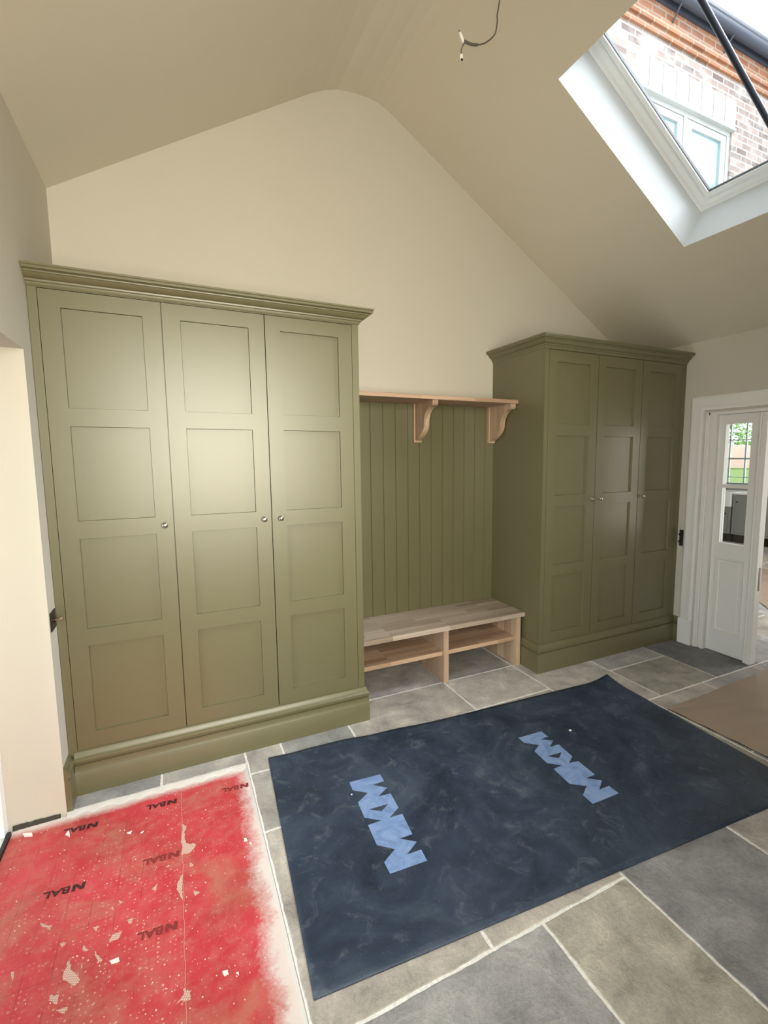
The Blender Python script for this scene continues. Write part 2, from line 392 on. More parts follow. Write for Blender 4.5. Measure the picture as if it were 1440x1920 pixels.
def cornice_profile(zb, zc, pc):
    h = zc-zb; P = [(-.004, 0), (.003, 0), (.006, .06), (.0085, .14), (.010, .20), (.0145, .22), (.0165, .27), (.017, .33), (.022, .35), (.030, .42), (.0375, .52), (.041, .60), (.045, .62), (.0465, .68), (.0535, .71), (.059, .76), (.0625, .83), (.0650, .88), (pc, .90), (pc, 1.0), (-.004, 1.0)]
    return [(o*pc/.0676 if 0 < o < pc else o, zb+h*f) for o, f in P]
def plinth_profile(pp, zp):
    s = pp/.0227; return [(-.003, 0), (.0215*s, 0), (.0215*s, .106), (.0195*s, .109), (.0195*s, .142), (.0125*s, .1445), (.0125*s, .149), (.0200*s, .1515), (.0235*s, .157), (.0245*s, .163), (.0227*s, .170), (.0150*s, .1755), (.0135*s, .182), (.0085*s, .191), (.0060*s, .201), (-.003, .2025)]
def wardrobe(D, label, side):
    root = thing('fitted_wardrobe', label, 'wardrobe', (0, 0, 0))
    yf = -D['dep']; x0, x1 = D['x0'], D['x1']; c = .022
    m = MB()
    if side == 'L': m.box(x0+.002, -.002, 0.0, x1, yf+c+.003, D['zt']+.05); 
    else: m.box(x0, -.002, 0.0, x1-.002, yf+c+.003, D['zt']+.05)
    m.build('carcass', M_green, root, bevel=.0012)
    m = MB(); d1 = D['d0']+3*D['dw']
    zt = D['zt']
    m.box(x0+(.002 if side == 'L' else 0), yf, .18, D['d0'], yf+c+.002, zt+.06); m.box(d1, yf, .18, x1-(.002 if side == 'R' else 0), yf+c+.002, zt+.06)
    m.box(D['d0'], yf, zt+.0, d1, yf+c+.002, zt+.06); m.box(D['d0'], yf, .17, d1, yf+c+.002, D['zb'])
    m.build('face_frame', M_green, root)
    knobs = (.413, .413, .044) if side == 'L' else (.413, .046, .044)
    for i in range(3):
        panel_door(D['dw'], D['zb'], D['zt'], PZ, root, D['d0']+i*D['dw'], yf, (knobs[i], 1.215))
    zb = D['zt']+.002
    path = [(x0+.001, yf), (x1, yf), (x1, -.001)] if side == 'L' else [(x0, -.001), (x0, yf), (x1-.001, yf)]
    m = MB(); m.sweep(path, cornice_profile(zb, D['zc'], D['pc']), 1)
    m.build('cornice', M_green, root, smooth=35)
    e = D['pc']-.004
    m = MB()
    if side == 'L': m.box(x0+.002, -.001, D['zc']-.020, x1+e, yf-e, D['zc']-.001)
    else: m.box(x0-e, -.001, D['zc']-.020, x1-.002, yf-e, D['zc']-.001)
    m.build('top_board', M_green, root)
    path = [(x0+D['pp']-.001, yf), (x1, yf), (x1, -.0188)] if side == 'L' else [(x0, -.0188), (x0, yf), (x1-D['pp']+.001, yf)]
    m = MB(); m.sweep(path, plinth_profile(D['pp'], D['zp']), 1)
    m.build('plinth', M_green, root, smooth=35)
    return root
wardrobe(LW, 'olive green three-door fitted wardrobe nearest the camera, against the left wall', 'L')
wardrobe(RW, 'olive green three-door fitted wardrobe in the far corner beside the kitchen doorway', 'R')
# the same skirting carried along the walls
m = MB(); m.sweep([(0.0005, DY0+.004), (0.0005, -LW['dep']-.0)], plinth_profile(.0227, .1759), 1)
struct(m.build('baseboard_left', M_green, smooth=35), 'short green moulded skirting return on the left wall', 'skirting')
m = MB(); m.sweep([(W-.0005, -RW['dep']), (W-.0005, -.636)], plinth_profile(.0215, .172), 1)
struct(m.build('baseboard_right', M_green, smooth=35), 'short green moulded skirting return on the right wall', 'skirting')

# ------------------------------------------------------------------ tongue and groove panelling
x0, x1 = LW['x1']+.001, RW['x0']-.001
cuts = [1.522-.0942, 1.522, 1.6165]+[1.711+.0944*i for i in range(11)]
cuts = [x for x in cuts if x0+.02 < x < x1-.01]
pts = [(x0, -.018)]
for x in cuts: pts += [(x-.0045, -.018), (x-.0012, -.0125), (x+.0012, -.0125), (x+.0045, -.018)]
pts += [(x1, -.018)]
m = MB(); m.prism([(x, y, 0.001) for x, y in pts]+[(x1, -.001, .001), (x0, -.001, .001)], (0, 0, 1.8965))
tag(m.build('tongue_and_groove_panelling', M_green), 'dark olive vertical tongue and groove panelling between the two wardrobes', 'panelling')

# ------------------------------------------------------------------ bench
BX0, BX1, BY, BZ = LW['x1']+.0015, RW['x0']-.0015, -.438, .398
b = thing('boot_bench', 'pale oak boot bench with open cubbies between the wardrobes', 'bench')
m = MB(); m.box(BX0, -.0185, BZ-.031, BX1, BY, BZ); m.build('bench_top', M_oakx, b, bevel=.0025)
for xa, xb in ((BX0+.026, BX0+.062), (2.060, 2.099), (2.668, 2.7055)):
    m = MB(); m.box(xa, -.02, 0.0005, xb, BY+.016, BZ-.031); m.build('side_panel', M_oakz, b, bevel=.0015)
for xa, xb in ((BX0+.062, 2.060), (2.099, 2.668)):
    m = MB(); m.box(xa, -.02, .188, xb, BY+.035, .216); m.build('shelf', M_oaks, b, bevel=.0015)

# ------------------------------------------------------------------ wall shelf with brackets
s = thing('wall_shelf', 'long oak wall shelf on two curved brackets above the panelling', 'shelf')
m = MB(); m.box(LW['x1']+.0015, -.0005, 1.8985, RW['x0']-.0015, -.318, 1.925); m.build('shelf_board', M_oaks, s, bevel=.002)
for bx in (2.035, 2.672):
    m = MB(); m.box(bx, -.0185, 1.627, bx+.060, -.043, 1.898); br = m.build('bracket', M_oakz, s, bevel=.0015)
    P = [(-.043, 1.898), (-.043, 1.640)]
    for i in range(17):                                   # ogee front edge
        t = i/16; 
        if t < .55: a = t/.55; yy = -.050-.125*math.sin(a*math.pi/2)**1.15; zz = 1.642+.060*(1-math.cos(a*math.pi/2))+.052*a
        else:
            a = (t-.55)/.45; yy = -.175-.112*(1-math.cos(a*math.pi/2))-.0*a; zz = 1.754+.108*math.sin(a*math.pi/2)
        P.append((yy, zz))
    P += [(-.293, 1.866), (-.300, 1.872), (-.300, 1.898)]
    m = MB(); m.prism([(bx+.009, y, z) for y, z in P], (.042, 0, 0)); m.build('bracket_arm', M_oakz, br)

# ------------------------------------------------------------------ light switches
sw = thing('light_switch', 'dark bronze single toggle light switch beside the left wardrobe', 'light switch', (0, -.669, .845))
m = MB(); m.box(.0005, -.043, -.0405, .0045, .043, .0405); m.build('switch_plate', M_bronze, sw, bevel=.0015)
m = MB(); m.lathe((.004, 0, 0), (1, 0, 0), [(0, .010), (.004, .010), (.006, .0085), (.007, .006)]); m.build('collar', M_bronze, sw, smooth=50)
m = MB(); m.lathe((.010, 0, 0), (1, 0, .12), [(0, .0035), (.010, .0042), (.022, .0062), (.028, .0062), (.030, .003), (.0302, 0)]); m.build('toggle', M_brass, sw, smooth=50)
sw = thing('light_switch', 'narrow black double dolly switch between the far wardrobe and the doorway', 'light switch', (W, -.620, .858))
m = MB(); m.box(-.004, -.0165, -.066, -.0005, .0165, .066); m.build('switch_plate', M_black, sw, bevel=.001)
for dz in (.030, -.028):
    m = MB(); m.lathe((-.004, .002, dz), (-1, 0, 0), [(0, .010), (.005, .010), (.007, .006), (.016, .0055), (.020, .0072), (.025, .0072), (.028, .004), (.0282, 0)]); m.build('toggle', M_bronze, sw, smooth=50)

# ------------------------------------------------------------------ doorway trim, fixed half-glazed leaf (right wall)
dr = struct(thing('door_1', 'off-white half-glazed panelled door leaf in the kitchen doorway', 'door'))
def arch_profile(): return [(0, .0), (0, .012), (.006, .016), (.012, .016), (.016, .020), (.070, .024), (.078, .028), (.088, .028), (.098, .024), (.106, .024), (.106, 0)]
m = MB()
pr = arch_profile(); top_in = AH+.018; A0 = -.758
# the architrave: left upright, head, right upright, mitred
v = []; n = len(pr)
loops = [lambda o: (A0+(.106-o), .205), lambda o: (A0+(.106-o), top_in+(.106-o)), lambda o: (AY1+.0-(.106-o), top_in+(.106-o)), lambda o: (AY1-(.106-o), .205)]
for L in loops:
    for o, h in pr:
        yy, zz = L(o); v.append((W-h, yy, zz))
f = [(i*n+j, i*n+j+1, (i+1)*n+j+1, (i+1)*n+j) for i in range(3) for j in range(n-1)]+[tuple(range(n)), tuple(3*n+j for j in range(n))]
m.add(v, f); struct(m.build('trim_1', M_trim, smooth=30), 'moulded off-white architrave round the kitchen doorway', 'architrave')
m = MB(); m.box(W-.030, A0-.000, 0, W, A0+.112, .205); m.box(W-.030, AY1-.112, 0, W, AY1, .205); struct(m.build('trim_2', M_trim, bevel=.002), 'plain plinth block under the doorway architrave', 'plinth block')
# jamb / frame
m = MB()
m.box(W-.004, AY0+.001, 0, W+.14, -.800, AH+.0); m.box(W-.012, -.772, 0, W-.004, -.790, AH)   # bead
m.box(W+.010, -.800, 0, W+.12, -.818, AH); m.box(W-.002, -.818, 0, W+.11, -.846, AH)
m.box(W-.004, AY0, AH-.022, W+.14, AY1, AH+.001); m.box(W-.004, AY1, 0, W+.14, AY1+.03, AH-.022)
m.build('door_frame', M_trim, dr, bevel=.0015)
# leaf
LY0, LY1 = -.849, -1.168; XF = W+.028; GZ0, GZ1, GYa, GYb = .862, 1.752, -.903, -1.082
m = MB()
m.box(XF, LY0, .008, XF+.044, GYa, AH-.024); m.box(XF, GYb, .008, XF+.044, LY1, AH-.024)
m.box(XF, GYa, GZ1, XF+.044, GYb, AH-.024); m.box(XF, GYa, .735, XF+.044, GYb, GZ0); m.box(XF, GYa, .008, XF+.044, GYb, .185)
m.box(XF, GYa, 1.280, XF+.044, GYb, 1.306)
leaf = m.build('door_leaf', M_trim, dr)
m = MB()
def frame_band(ya, yb, za, zb, x_a, t, x_b):
    a = [(x_a, ya, za), (x_a, yb, za), (x_a, yb, zb), (x_a, ya, zb)]; b = [(x_b, ya-t, za+t), (x_b, yb+t, za+t), (x_b, yb+t, zb-t), (x_b, ya-t, zb-t)]
    m.add(a+b, [(i, (i+1) % 4, 4+(i+1) % 4, 4+i) for i in range(4)])
ya, yb, za, zb = -.890, -1.096, .170, .748
frame_band(ya, yb, za, zb, XF+.001, .002, XF-.012); frame_band(ya-.002, yb+.002, za+.002, zb-.002, XF-.012, .007, XF-.012); frame_band(ya-.009, yb+.009, za+.009, zb-.009, XF-.012, .010, XF+.008)
frame_band(ya-.019, yb+.019, za+.019, zb-.019, XF+.008, .010, XF+.010); frame_band(ya-.029, yb+.029, za+.029, zb-.029, XF+.010, .010, XF+.001)
m.quad((XF+.001, ya-.039, za+.039), (XF+.001, yb+.039, za+.039), (XF+.001, yb+.039, zb-.039), (XF+.001, ya-.039, zb-.039))
m.box(XF+.02, GYa+.001, .18, XF+.03, GYb-.001, .74)
m.build('raised_panel', M_trim, leaf)
for za_, zb_ in ((GZ0, 1.280), (1.306, GZ1)):
    m = MB(); m.box(XF+.020, GYa, za_, XF+.024, GYb, zb_); m.build('pane', M_glass, leaf)
m = MB()   # astragal with two rounded edges
m.prism([(XF+.044, LY1+.030, .004), (XF-.016, LY1+.030, .004), (XF-.022, LY1+.024, .004), (XF-.020, LY1+.012, .004), (XF-.028, LY1+.006, .004), (XF-.028, LY1-.016, .004), (XF-.020, LY1-.024, .004), (XF+.044, LY1-.024, .004)], (0, 0, AH-.030))
m.build('meeting_stile', M_trim, leaf)
m = MB(); m.box(XF+.01, LY1-.0245, .55, XF+.028, LY1-.0255, .72); m.build('latch_plate', M_bronze, leaf)

# ------------------------------------------------------------------ outside door in the left reveal
d2 = struct(thing('door_2', 'white framed glazed outside door set back in the left reveal', 'door'))
m = MB(); fx0, fx1 = RV, RV-.075
m.box(fx0, DY0-.0005, -.005, fx1, DY0-.048, DZ); m.box(fx0, DY1+.0005, -.005, fx1, DY1+.048, DZ); m.box(fx0, DY0-.048, DZ-.055, fx1, DY1+.048, DZ-.0005)
m.build('door_frame', M_white, d2, bevel=.002)
mid = (DY0+DY1)/2
for a, bb in ((DY0-.052, mid+.003), (mid-.003, DY1+.052)):
    m = MB(); m.box(fx0-.012, a, .03, fx1+.005, a-.09, DZ-.06); m.box(fx0-.012, bb, .03, fx1+.005, bb+.09, DZ-.06); m.box(fx0-.012, a-.09, .03, fx1+.005, bb+.09, .22); m.box(fx0-.012, a-.09, DZ-.16, fx1+.005, bb+.09, DZ-.06)
    lf = m.build('door_leaf', M_white, d2, bevel=.002)
    m = MB(); m.box(fx0-.035, a-.09, .22, fx0-.041, bb+.09, DZ-.16); m.build('pane', M_glass, lf)
m = MB(); m.box(RV+.003, DY0-.03, -.0135, RV+.016, DY1+.01, .004); m.build('threshold_seal', M_black, d2)
m = MB()   # crumbling gap under the plaster of the reveal
rnd = random.Random(5); pts = []
for i in range(18):
    t = i/17; pts.append((-.185+.165*t, .001+.004*rnd.random()))
top = [(x, DY0-.004, z+.004) for x, z in pts]; bot = [(x, DY0-.004-.010-.006*rnd.random()*(1-i/20), -.0138) for i, (x, z) in enumerate(pts)]
m.add(top+bot, [(i, i+1, 18+i+1, 18+i) for i in range(17)])
struct(m.build('trim_3', mat('dark_rubble', (.05, .042, .032), .95)), 'dark unfinished gap at the foot of the door reveal', 'gap')

# ------------------------------------------------------------------ loose lighting cable
cb = thing('lighting_cable', 'bare grey lighting cable hanging from the ridge with two push-in connectors', 'cable', (0, -1.3, 0))
P = [(1.79, 3.806), (1.806, 3.70), (1.826, 3.60), (1.833, 3.50), (1.826, 3.44), (1.817, 3.402), (1.81, 3.366), (1.805, 3.339), (1.806, 3.323), (1.803, 3.297), (1.796, 3.269), (1.778, 3.245), (1.75, 3.219), (1.721, 3.202), (1.695, 3.192), (1.67, 3.188), (1.642, 3.189), (1.632, 3.195)]
def smooth_path(P, k=6):
    out = []
    for i in range(len(P)-1):
        p0, p1, p2, p3 = P[max(i-1, 0)], P[i], P[i+1], P[min(i+2, len(P)-1)]
        for j in range(k):
            t = j/k; out.append(tuple(.5*((2*b)+(-a+c)*t+(2*a-5*b+4*c-d)*t*t+(-a+3*b-3*c+d)*t**3) for a, b, c, d in zip(p0, p1, p2, p3)))
    out.append(P[-1]); return out
pp_ = smooth_path([(x, 0, z) for x, z in P]); nr = len(pp_)
m = MB(); m.tube(pp_, [.0028 if i < nr*.78 else .0052 for i in range(nr)], 10); m.build('sheath', M_grey, cb, smooth=50)
m = MB(); m.tube(smooth_path([(1.655, 0, 3.187), (1.646, 0, 3.181), (1.636, 0, 3.164), (1.631, 0, 3.148), (1.633, 0, 3.135), (1.632, 0, 3.128)]), .0022, 8); m.build('core_wire', M_grey, cb, smooth=50)
m = MB(); m.tube([(1.643, 0, 3.191), (1.628, 0, 3.206), (1.622, .002, 3.222)], .0022, 8); m.build('core_wire', M_grey, cb, smooth=50)
m = MB(); m.tube([(1.641, 0, 3.182), (1.637, 0, 3.190), (1.626, .001, 3.212), (1.624, .001, 3.216)], [.003, .0070, .0065, .003], 10); m.build('connector', M_conn, cb, smooth=50)
m = MB(); m.tube([(1.632, 0, 3.137), (1.632, 0, 3.134), (1.632, 0, 3.118), (1.632, 0, 3.114)], [.003, .0068, .0068, .003], 10); cn = m.build('connector', M_conn, cb, smooth=50)
m = MB(); m.tube([(1.632, -.003, 3.1165), (1.632, -.006, 3.1120)], .0042, 8); m.build('contact', M_black, cn)

# ------------------------------------------------------------------ red uncoupling membrane in the sunk bed
def membrane_mat():
    m = mat('red_matting_with_adhesive_dust', (.55, .04, .04), .45, 0, .4); t = NT(m)
    c = t.n('ShaderNodeTexCoord'); v = c.outputs['Object']; sp_ = t.n('ShaderNodeSeparateXYZ'); t.l(v, sp_.inputs[0]); X, Y = sp_.outputs[0], sp_.outputs[1]
    n1 = t.noise(v, 3.2, 5, .6); n2 = t.noise(v, 24, 6, .7); n3 = t.noise(v, 90, 3, .6)
    red = t.ramp(n1, [(.30, (.42, .052, .050)), (.5, (.56, .045, .058)), (.7, (.64, .062, .085))])
    red = t.mix(t.ramp(n2, [(.42, g(0)), (.72, g(.40))]), red, (.60, .24, .19))
    # olive-tan wear in the middle
    wear = t.math('MULTIPLY', t.noise(v, 4.5, 6, .65, .6), 1)
    red = t.mix(t.ramp(wear, [(.50, g(0)), (.68, g(.50))]), red, (.47, .22, .15))
    # square embossed dots showing pale, clustered
    vo = t.n('ShaderNodeTexVoronoi'); vo.inputs['Scale'].default_value = 62; vo.inputs['Randomness'].default_value = .22; t.l(v, vo.inputs['Vector'])
    dots = t.ramp(vo.outputs['Distance'], [(.20, g(1)), (.32, g(0))])
    rgx = t.ramp(X, [(.06, g(.6)), (.16, g(1)), (.42, g(1)), (.455, g(.22))])
    rgy = t.ramp(t.math('MULTIPLY', Y, -.5), [(.47, g(0)), (.60, g(.75)), (.85, g(1))])
    clu = t.math('MULTIPLY', t.math('MULTIPLY', rgx, rgy), t.ramp(t.noise(v, 7, 4), [(.30, g(.15)), (.50, g(1))]))
    clu = t.math('MULTIPLY', clu, t.ramp(t.noise(v, 55, 2), [(.35, g(.35)), (.55, g(1))]))
    red = t.mix(t.math('MULTIPLY', t.math('MULTIPLY', dots, clu), .80), red, (.82, .58, .50))
    # printed cutting grid
    def gridline(S, off, pitch, wd):
        a = t.math('ABSOLUTE', t.math('SUBTRACT', t.math('FRACT', t.math('DIVIDE', t.math('ADD', S, off+10*pitch), pitch)), .5))
        return t.math('GREATER_THAN', a, .5-wd/pitch)
    fade = t.math('MULTIPLY', t.ramp(X, [(.30, g(1)), (.45, g(0))]), t.ramp(t.noise(v, 9, 3), [(.42, g(0)), (.6, g(1))]))
    gl_ = t.math('MAXIMUM', gridline(X, -.012, .075, .0011), gridline(Y, .01, .15, .0008))
    red = t.mix(t.math('MULTIPLY', t.math('MULTIPLY', gl_, fade), .55), red, (.16, .015, .02))
    # white adhesive smeared along the slab edges
    en = t.math('MULTIPLY', t.math('SUBTRACT', t.noise(v, 6, 8, .75, .4), .5), .16)
    en2 = t.math('MULTIPLY', t.math('SUBTRACT', n3, .5), .05)
    dR = t.math('ADD', t.math('ADD', X, t.math('MULTIPLY', Y, -.026)), t.math('ADD', en, en2))
    wR = t.ramp(dR, [(.700, g(0)), (.740, g(.55)), (.765, g(1))])
    dF = t.math('ADD', Y, t.math('MULTIPLY', t.math('ADD', en, en2), .4))
    wF = t.ramp(t.math('ADD', dF, 1.0), [(.205, g(0)), (.232, g(.6)), (.245, g(1))])
    spk = t.ramp(t.noise(v, 160, 2, .5), [(.68, g(0)), (.72, g(.8))])
    wh = t.math('MAXIMUM', t.math('MAXIMUM', wR, wF), t.math('MULTIPLY', spk, t.ramp(n2, [(.5, g(0)), (.62, g(1))])))
    col = t.mix(t.math('MULTIPLY', wh, .9), red, (.78, .72, .68))
    t.color(col); t.rough(t.ramp(n2, [(.3, g(.35)), (.7, g(.6))]))
    t.bump(t.math('ADD', n2, t.math('MULTIPLY', dots, .3)), .35, .003); return m
mem = thing('uncoupling_membrane', 'dusty red tile underlay membrane in the sunken bed by the left door', 'floor membrane', (0, 0, 0))
MZ = -.0095
m = MB()
m.add([(RV+.018, DY0-.014, MZ), (0, DY0-.012, MZ), (0.002, -.724, MZ), (.7445, -.724, MZ), (.7445, -2.798, MZ), (RV+.018, -2.798, MZ)], [(0, 1, 2, 3, 4, 5)])
for o_ in [m.build('matting', membrane_mat(), mem)]:
    so = o_.modifiers.new('solid', 'SOLIDIFY'); so.thickness = .003; so.offset = -1 if o_.data.polygons[0].normal.z > 0 else 1
M_ink = mat('faded_black_print', (.06, .014, .014), .6); M_ink2 = mat('faint_print', (.24, .030, .028), .6)
def bal(x, y, wd, faint=False, rot=math.radians(176), only=False):
    """rotated print: solid block then the letters BAL, upside down to the camera"""
    cu = bpy.data.curves.new('printed_letters', 'FONT'); cu.body = 'BAL'; cu.size = .036; cu.extrude = .0002; cu.offset = .0009
    me_o = bpy.data.objects.new('tmp', cu); COL.objects.link(me_o); bpy.context.view_layer.update()
    me = bpy.data.meshes.new_from_object(me_o); bpy.data.objects.remove(me_o)
    me.name = 'printed_letters'; me.materials.clear(); me.materials.append(M_ink2 if faint else M_ink)
    xs = [v.co.x for v in me.vertices]; ymax = max(v.co.y for v in me.vertices); w0 = max(xs)-min(xs)
    for v in me.vertices: v.co.x = (v.co.x-min(xs))*(wd*.62/w0); v.co.y *= .030/ymax
    o = bpy.data.objects.new('printed_letters', me); COL.objects.link(o); o.parent = mem
    o.location = (x, y, MZ+.0012); o.rotation_euler = (0, 0, rot)
    q = MB()   # the striped square mark before the letters
    a = -wd*.36; b_ = -wd*.06; c_ = (b_-a)/3
    q.box(a, 0, 0, a+c_*.85, .030, .0003); q.box(b_-c_*.85, 0, 0, b_, .030, .0003)
    q.prism([(a+c_*.85, .030, 0), (a+c_*.85, .016, 0), (b_-c_*.85, 0, 0), (b_-c_*.85, .014, 0)], (0, 0, .0003))
    e = q.build('printed_mark', M_ink2 if faint else M_ink, mem); e.location = (x, y, MZ+.0012); e.rotation_euler = (0, 0, rot)
bal(.084, -.833, .125); bal(.384, -.829, .125); bal(.690, -.862, .12, True)
bal(.390, -1.155, .13, True); bal(.082, -1.158, .13); bal(.385, -1.475, .12, True)
PATCH = {'a': [(0.448, -1.014), (0.467, -1.039), (0.456, -1.062), (0.461, -1.134), (0.497, -1.158), (0.472, -1.191), (0.444, -1.184)], 'b': [(0.446, -1.281), (0.444, -1.404), (0.426, -1.343), (0.43, -1.313)], 'c': [(0.127, -1.469), (0.138, -1.506), (0.168, -1.547), (0.159, -1.564), (0.12, -1.531)], 'd': [(0.265, -1.438), (0.257, -1.461), (0.231, -1.46), (0.235, -1.437)], 'e': [(0.443, -1.716), (0.461, -1.732), (0.457, -1.755), (0.424, -1.748), (0.439, -1.739)], 'f': [(0.154, -1.426), (0.178, -1.463), (0.161, -1.454)], 'g': [(0.191, -1.469), (0.218, -1.515), (0.207, -1.521)], 'h': [(0.097, -1.565), (0.121, -1.573), (0.117, -1.599), (0.097, -1.578)], 'i': [(0.12, -1.617), (0.148, -1.621), (0.143, -1.638)], 'j': [(0.089, -1.394), (0.109, -1.399), (0.099, -1.414)], 'k': [(0.018, -1.284), (0.052, -1.31), (0.051, -1.327)], 'l': [(0.279, -1.4), (0.293, -1.399), (0.291, -1.42), (0.28, -1.414)], 'm': [(0.177, -1.381), (0.193, -1.38), (0.189, -1.4)], 'n': [(-0.024, -1.433), (-0.015, -1.434), (-0.012, -1.468)],
 'o': [(0.471, -1.24), (0.485, -1.26), (0.47, -1.264)], 'p': [(0.479, -1.38), (0.501, -1.395), (0.482, -1.403)], 'q': [(0.346, -1.303), (0.364, -1.291), (0.357, -1.32)], 'r': [(0.244, -1.304), (0.257, -1.316), (0.249, -1.322)]}
CHIP = {'w1': [(-0.143, -0.776), (-0.109, -0.786), (-0.102, -0.811), (-0.133, -0.802)], 'w2': [(0.238, -1.529), (0.263, -1.53), (0.268, -1.544), (0.246, -1.543)], 'w3': [(0.546, -1.717), (0.562, -1.719), (0.564, -1.733), (0.551, -1.733)], 'w4': [(0.584, -1.739), (0.592, -1.74), (0.591, -1.75)], 'w5': [(0.241, -0.966), (0.26, -0.961), (0.257, -0.979)], 'w6': [(0.291, -0.991), (0.304, -0.983), (0.3, -0.995)], 'w7': [(0.671, -1.212), (0.681, -1.214), (0.684, -1.232), (0.671, -1.228)], 'w8': [(0.687, -1.24), (0.697, -1.252), (0.693, -1.263)], 'w9': [(0.017, -0.863), (0.025, -0.839), (0.036, -0.887)]}
def patch_mat():
    m = mat('pale_fleece_backing', (.62, .50, .40), .8); t = NT(m); v = t.coord('Object', (1, 1, 1), (0, 0, .4))
    w1 = t.n('ShaderNodeTexWave'); w1.inputs['Scale'].default_value = 48; t.l(v, w1.inputs['Vector']); w1.bands_direction = 'X'
    w2 = t.n('ShaderNodeTexWave'); w2.inputs['Scale'].default_value = 48; t.l(v, w2.inputs['Vector']); w2.bands_direction = 'Y'
    mx = t.math('MINIMUM', w1.outputs['Fac'], w2.outputs['Fac']); t.color(t.ramp(mx, [(.05, (.52, .24, .20)), (.35, (.68, .52, .42))])); return m
M_patch = patch_mat(); M_chip = mat('dried_adhesive', (.82, .78, .74), .9)
def ragged(P, rnd, k=5, amp=.0035):
    out = []; amp = min(amp, .09*min(max(p[0] for p in P)-min(p[0] for p in P), max(p[1] for p in P)-min(p[1] for p in P)))
    for (a, b), (c, d) in zip(P, P[1:]+P[:1]):
        for j in range(k): t = j/k; out.append((a+(c-a)*t+rnd.uniform(-amp, amp), b+(d-b)*t+rnd.uniform(-amp, amp)))
    return out
rnd = random.Random(11)
for P in PATCH.values():
    m = MB(); m.prism([(x, y, MZ) for x, y in ragged(P, rnd)], (0, 0, .0014)); m.build('torn_patch', M_patch, mem)
for P in CHIP.values():
    Q = ragged(P, rnd, 2, .0015); m = MB(); m.prism([(x, y, MZ) for x, y in Q], (0, 0, .004)); m.build('adhesive_lump', M_chip, mem, bevel=.001)
m = MB()
for i in range(420):
    x = rnd.uniform(-.15, .72); y = rnd.uniform(-2.2, -.78); r = rnd.uniform(.0007, .0021)
    if rnd.random() < .25: x = rnd.gauss(.45, .05)
    if x > .73: continue
    a0 = rnd.random()*6; m.prism([(x+r*math.cos(a0+k*1.26)*rnd.uniform(.6, 1.3), y+r*math.sin(a0+k*1.26)*rnd.uniform(.6, 1.3), MZ) for k in range(5)], (0, 0, r*.6))
tag(m.build('adhesive_crumbs', M_chip, mem), kind='stuff')
m = MB(); zz = [(.4470+.0015*math.sin(i*1.7), -.79-.0365*i) for i in range(50)]    # seam between two sheets
for (xa, ya_), (xb, yb_) in zip(zz[:-1], zz[1:]): m.box(xa-.0011, ya_, MZ, xa+.0011, yb_, MZ+.0012)
m.build('sheet_seam', mat('seam_edge', (.60, .25, .20), .7), mem)
# white mortar fillets round the bed
m = MB(); rnd = random.Random(2)
N = 60
def fillet(pa, pb, inward, wd, h0):
    pa, pb, inw = Vector(pa), Vector(pb), Vector(inward); v = []
    for i in range(N+1):
        p = pa.lerp(pb, i/N); wv = wd*(1+.35*math.sin(i*.9)+rnd.uniform(-.3, .3))
        v += [(p.x, p.y, h0), (p.x+inw.x*wv*.45, p.y+inw.y*wv*.45, h0-.003+rnd.uniform(-.001, .0006)), (p.x+inw.x*wv, p.y+inw.y*wv, MZ-.001)]
    m.add(v, [(i*3+j, i*3+j+1, i*3+j+4, i*3+j+3) for i in range(N) for j in range(2)])
fillet((.002, -.7235), (.7445, -.7265), (0, -1), .026, -.0010); fillet((.7445, -.7235), (.7445, -2.79), (-1, 0), .012, -.0015)
m.build('mortar_fillet', mat('white_mortar', (.66, .62, .58), .9), mem, smooth=60)

# ------------------------------------------------------------------ rubber mat with printed letters
def rubber_mat():
    m = mat('scuffed_navy_rubber', (.02, .03, .045), .5, 0, .45); t = NT(m); v = t.coord()
    n1 = t.noise(v, 3.0, 9, .70, .7); n2 = t.noise(v, 11, 9, .72, .7); n3 = t.noise(t.coord('Object', (3, 22, 3), (0, 0, .5)), 1.6, 6, .7, .8); n4 = t.noise(v, 130, 3, .6)
    c = t.ramp(n1, [(.34, (.0110, .0195, .0380)), (.52, (.0270, .0430, .0750)), (.70, (.060, .082, .122))])
    c = t.mix(t.ramp(n2, [(.54, g(0)), (.72, g(.55))]), c, (.16, .18, .215))
    c = t.mix(t.ramp(n3, [(.62, g(0)), (.80, g(.40))]), c, (.12, .135, .16))
    c = t.mix(t.ramp(n4, [(.66, g(0)), (.74, g(.35))]), c, (.25, .27, .30))
    t.color(c); t.rough(t.ramp(n2, [(.35, g(.42)), (.7, g(.66))])); t.bump(t.math('ADD', n2, t.math('MULTIPLY', n4, .25)), .25, .004); return m
mt = thing('rubber_mat', 'large scuffed navy rubber mat with two pale blue printed words on the stone floor', 'mat')
FAR = [(.849, -.733), (.959, -.746), (1.058, -.748), (1.195, -.766), (1.272, -.772), (1.347, -.780), (1.588, -.800), (1.821, -.818), (2.625, -.856), (2.925, -.872), (3.101, -.866)]
NEAR = [(.772, -1.924), (3.015, -2.090)]
def polyat(P, t):
    L = [0]
    for a, b_ in zip(P, P[1:]): L.append(L[-1]+math.dist(a, b_))
    s_ = t*L[-1]
    for i in range(len(P)-1):
        if s_ <= L[i+1]+1e-9: k = (s_-L[i])/(L[i+1]-L[i]); return (P[i][0]+(P[i+1][0]-P[i][0])*k, P[i][1]+(P[i+1][1]-P[i][1])*k)
    return P[-1]
NX, NY = 110, 48; v = []
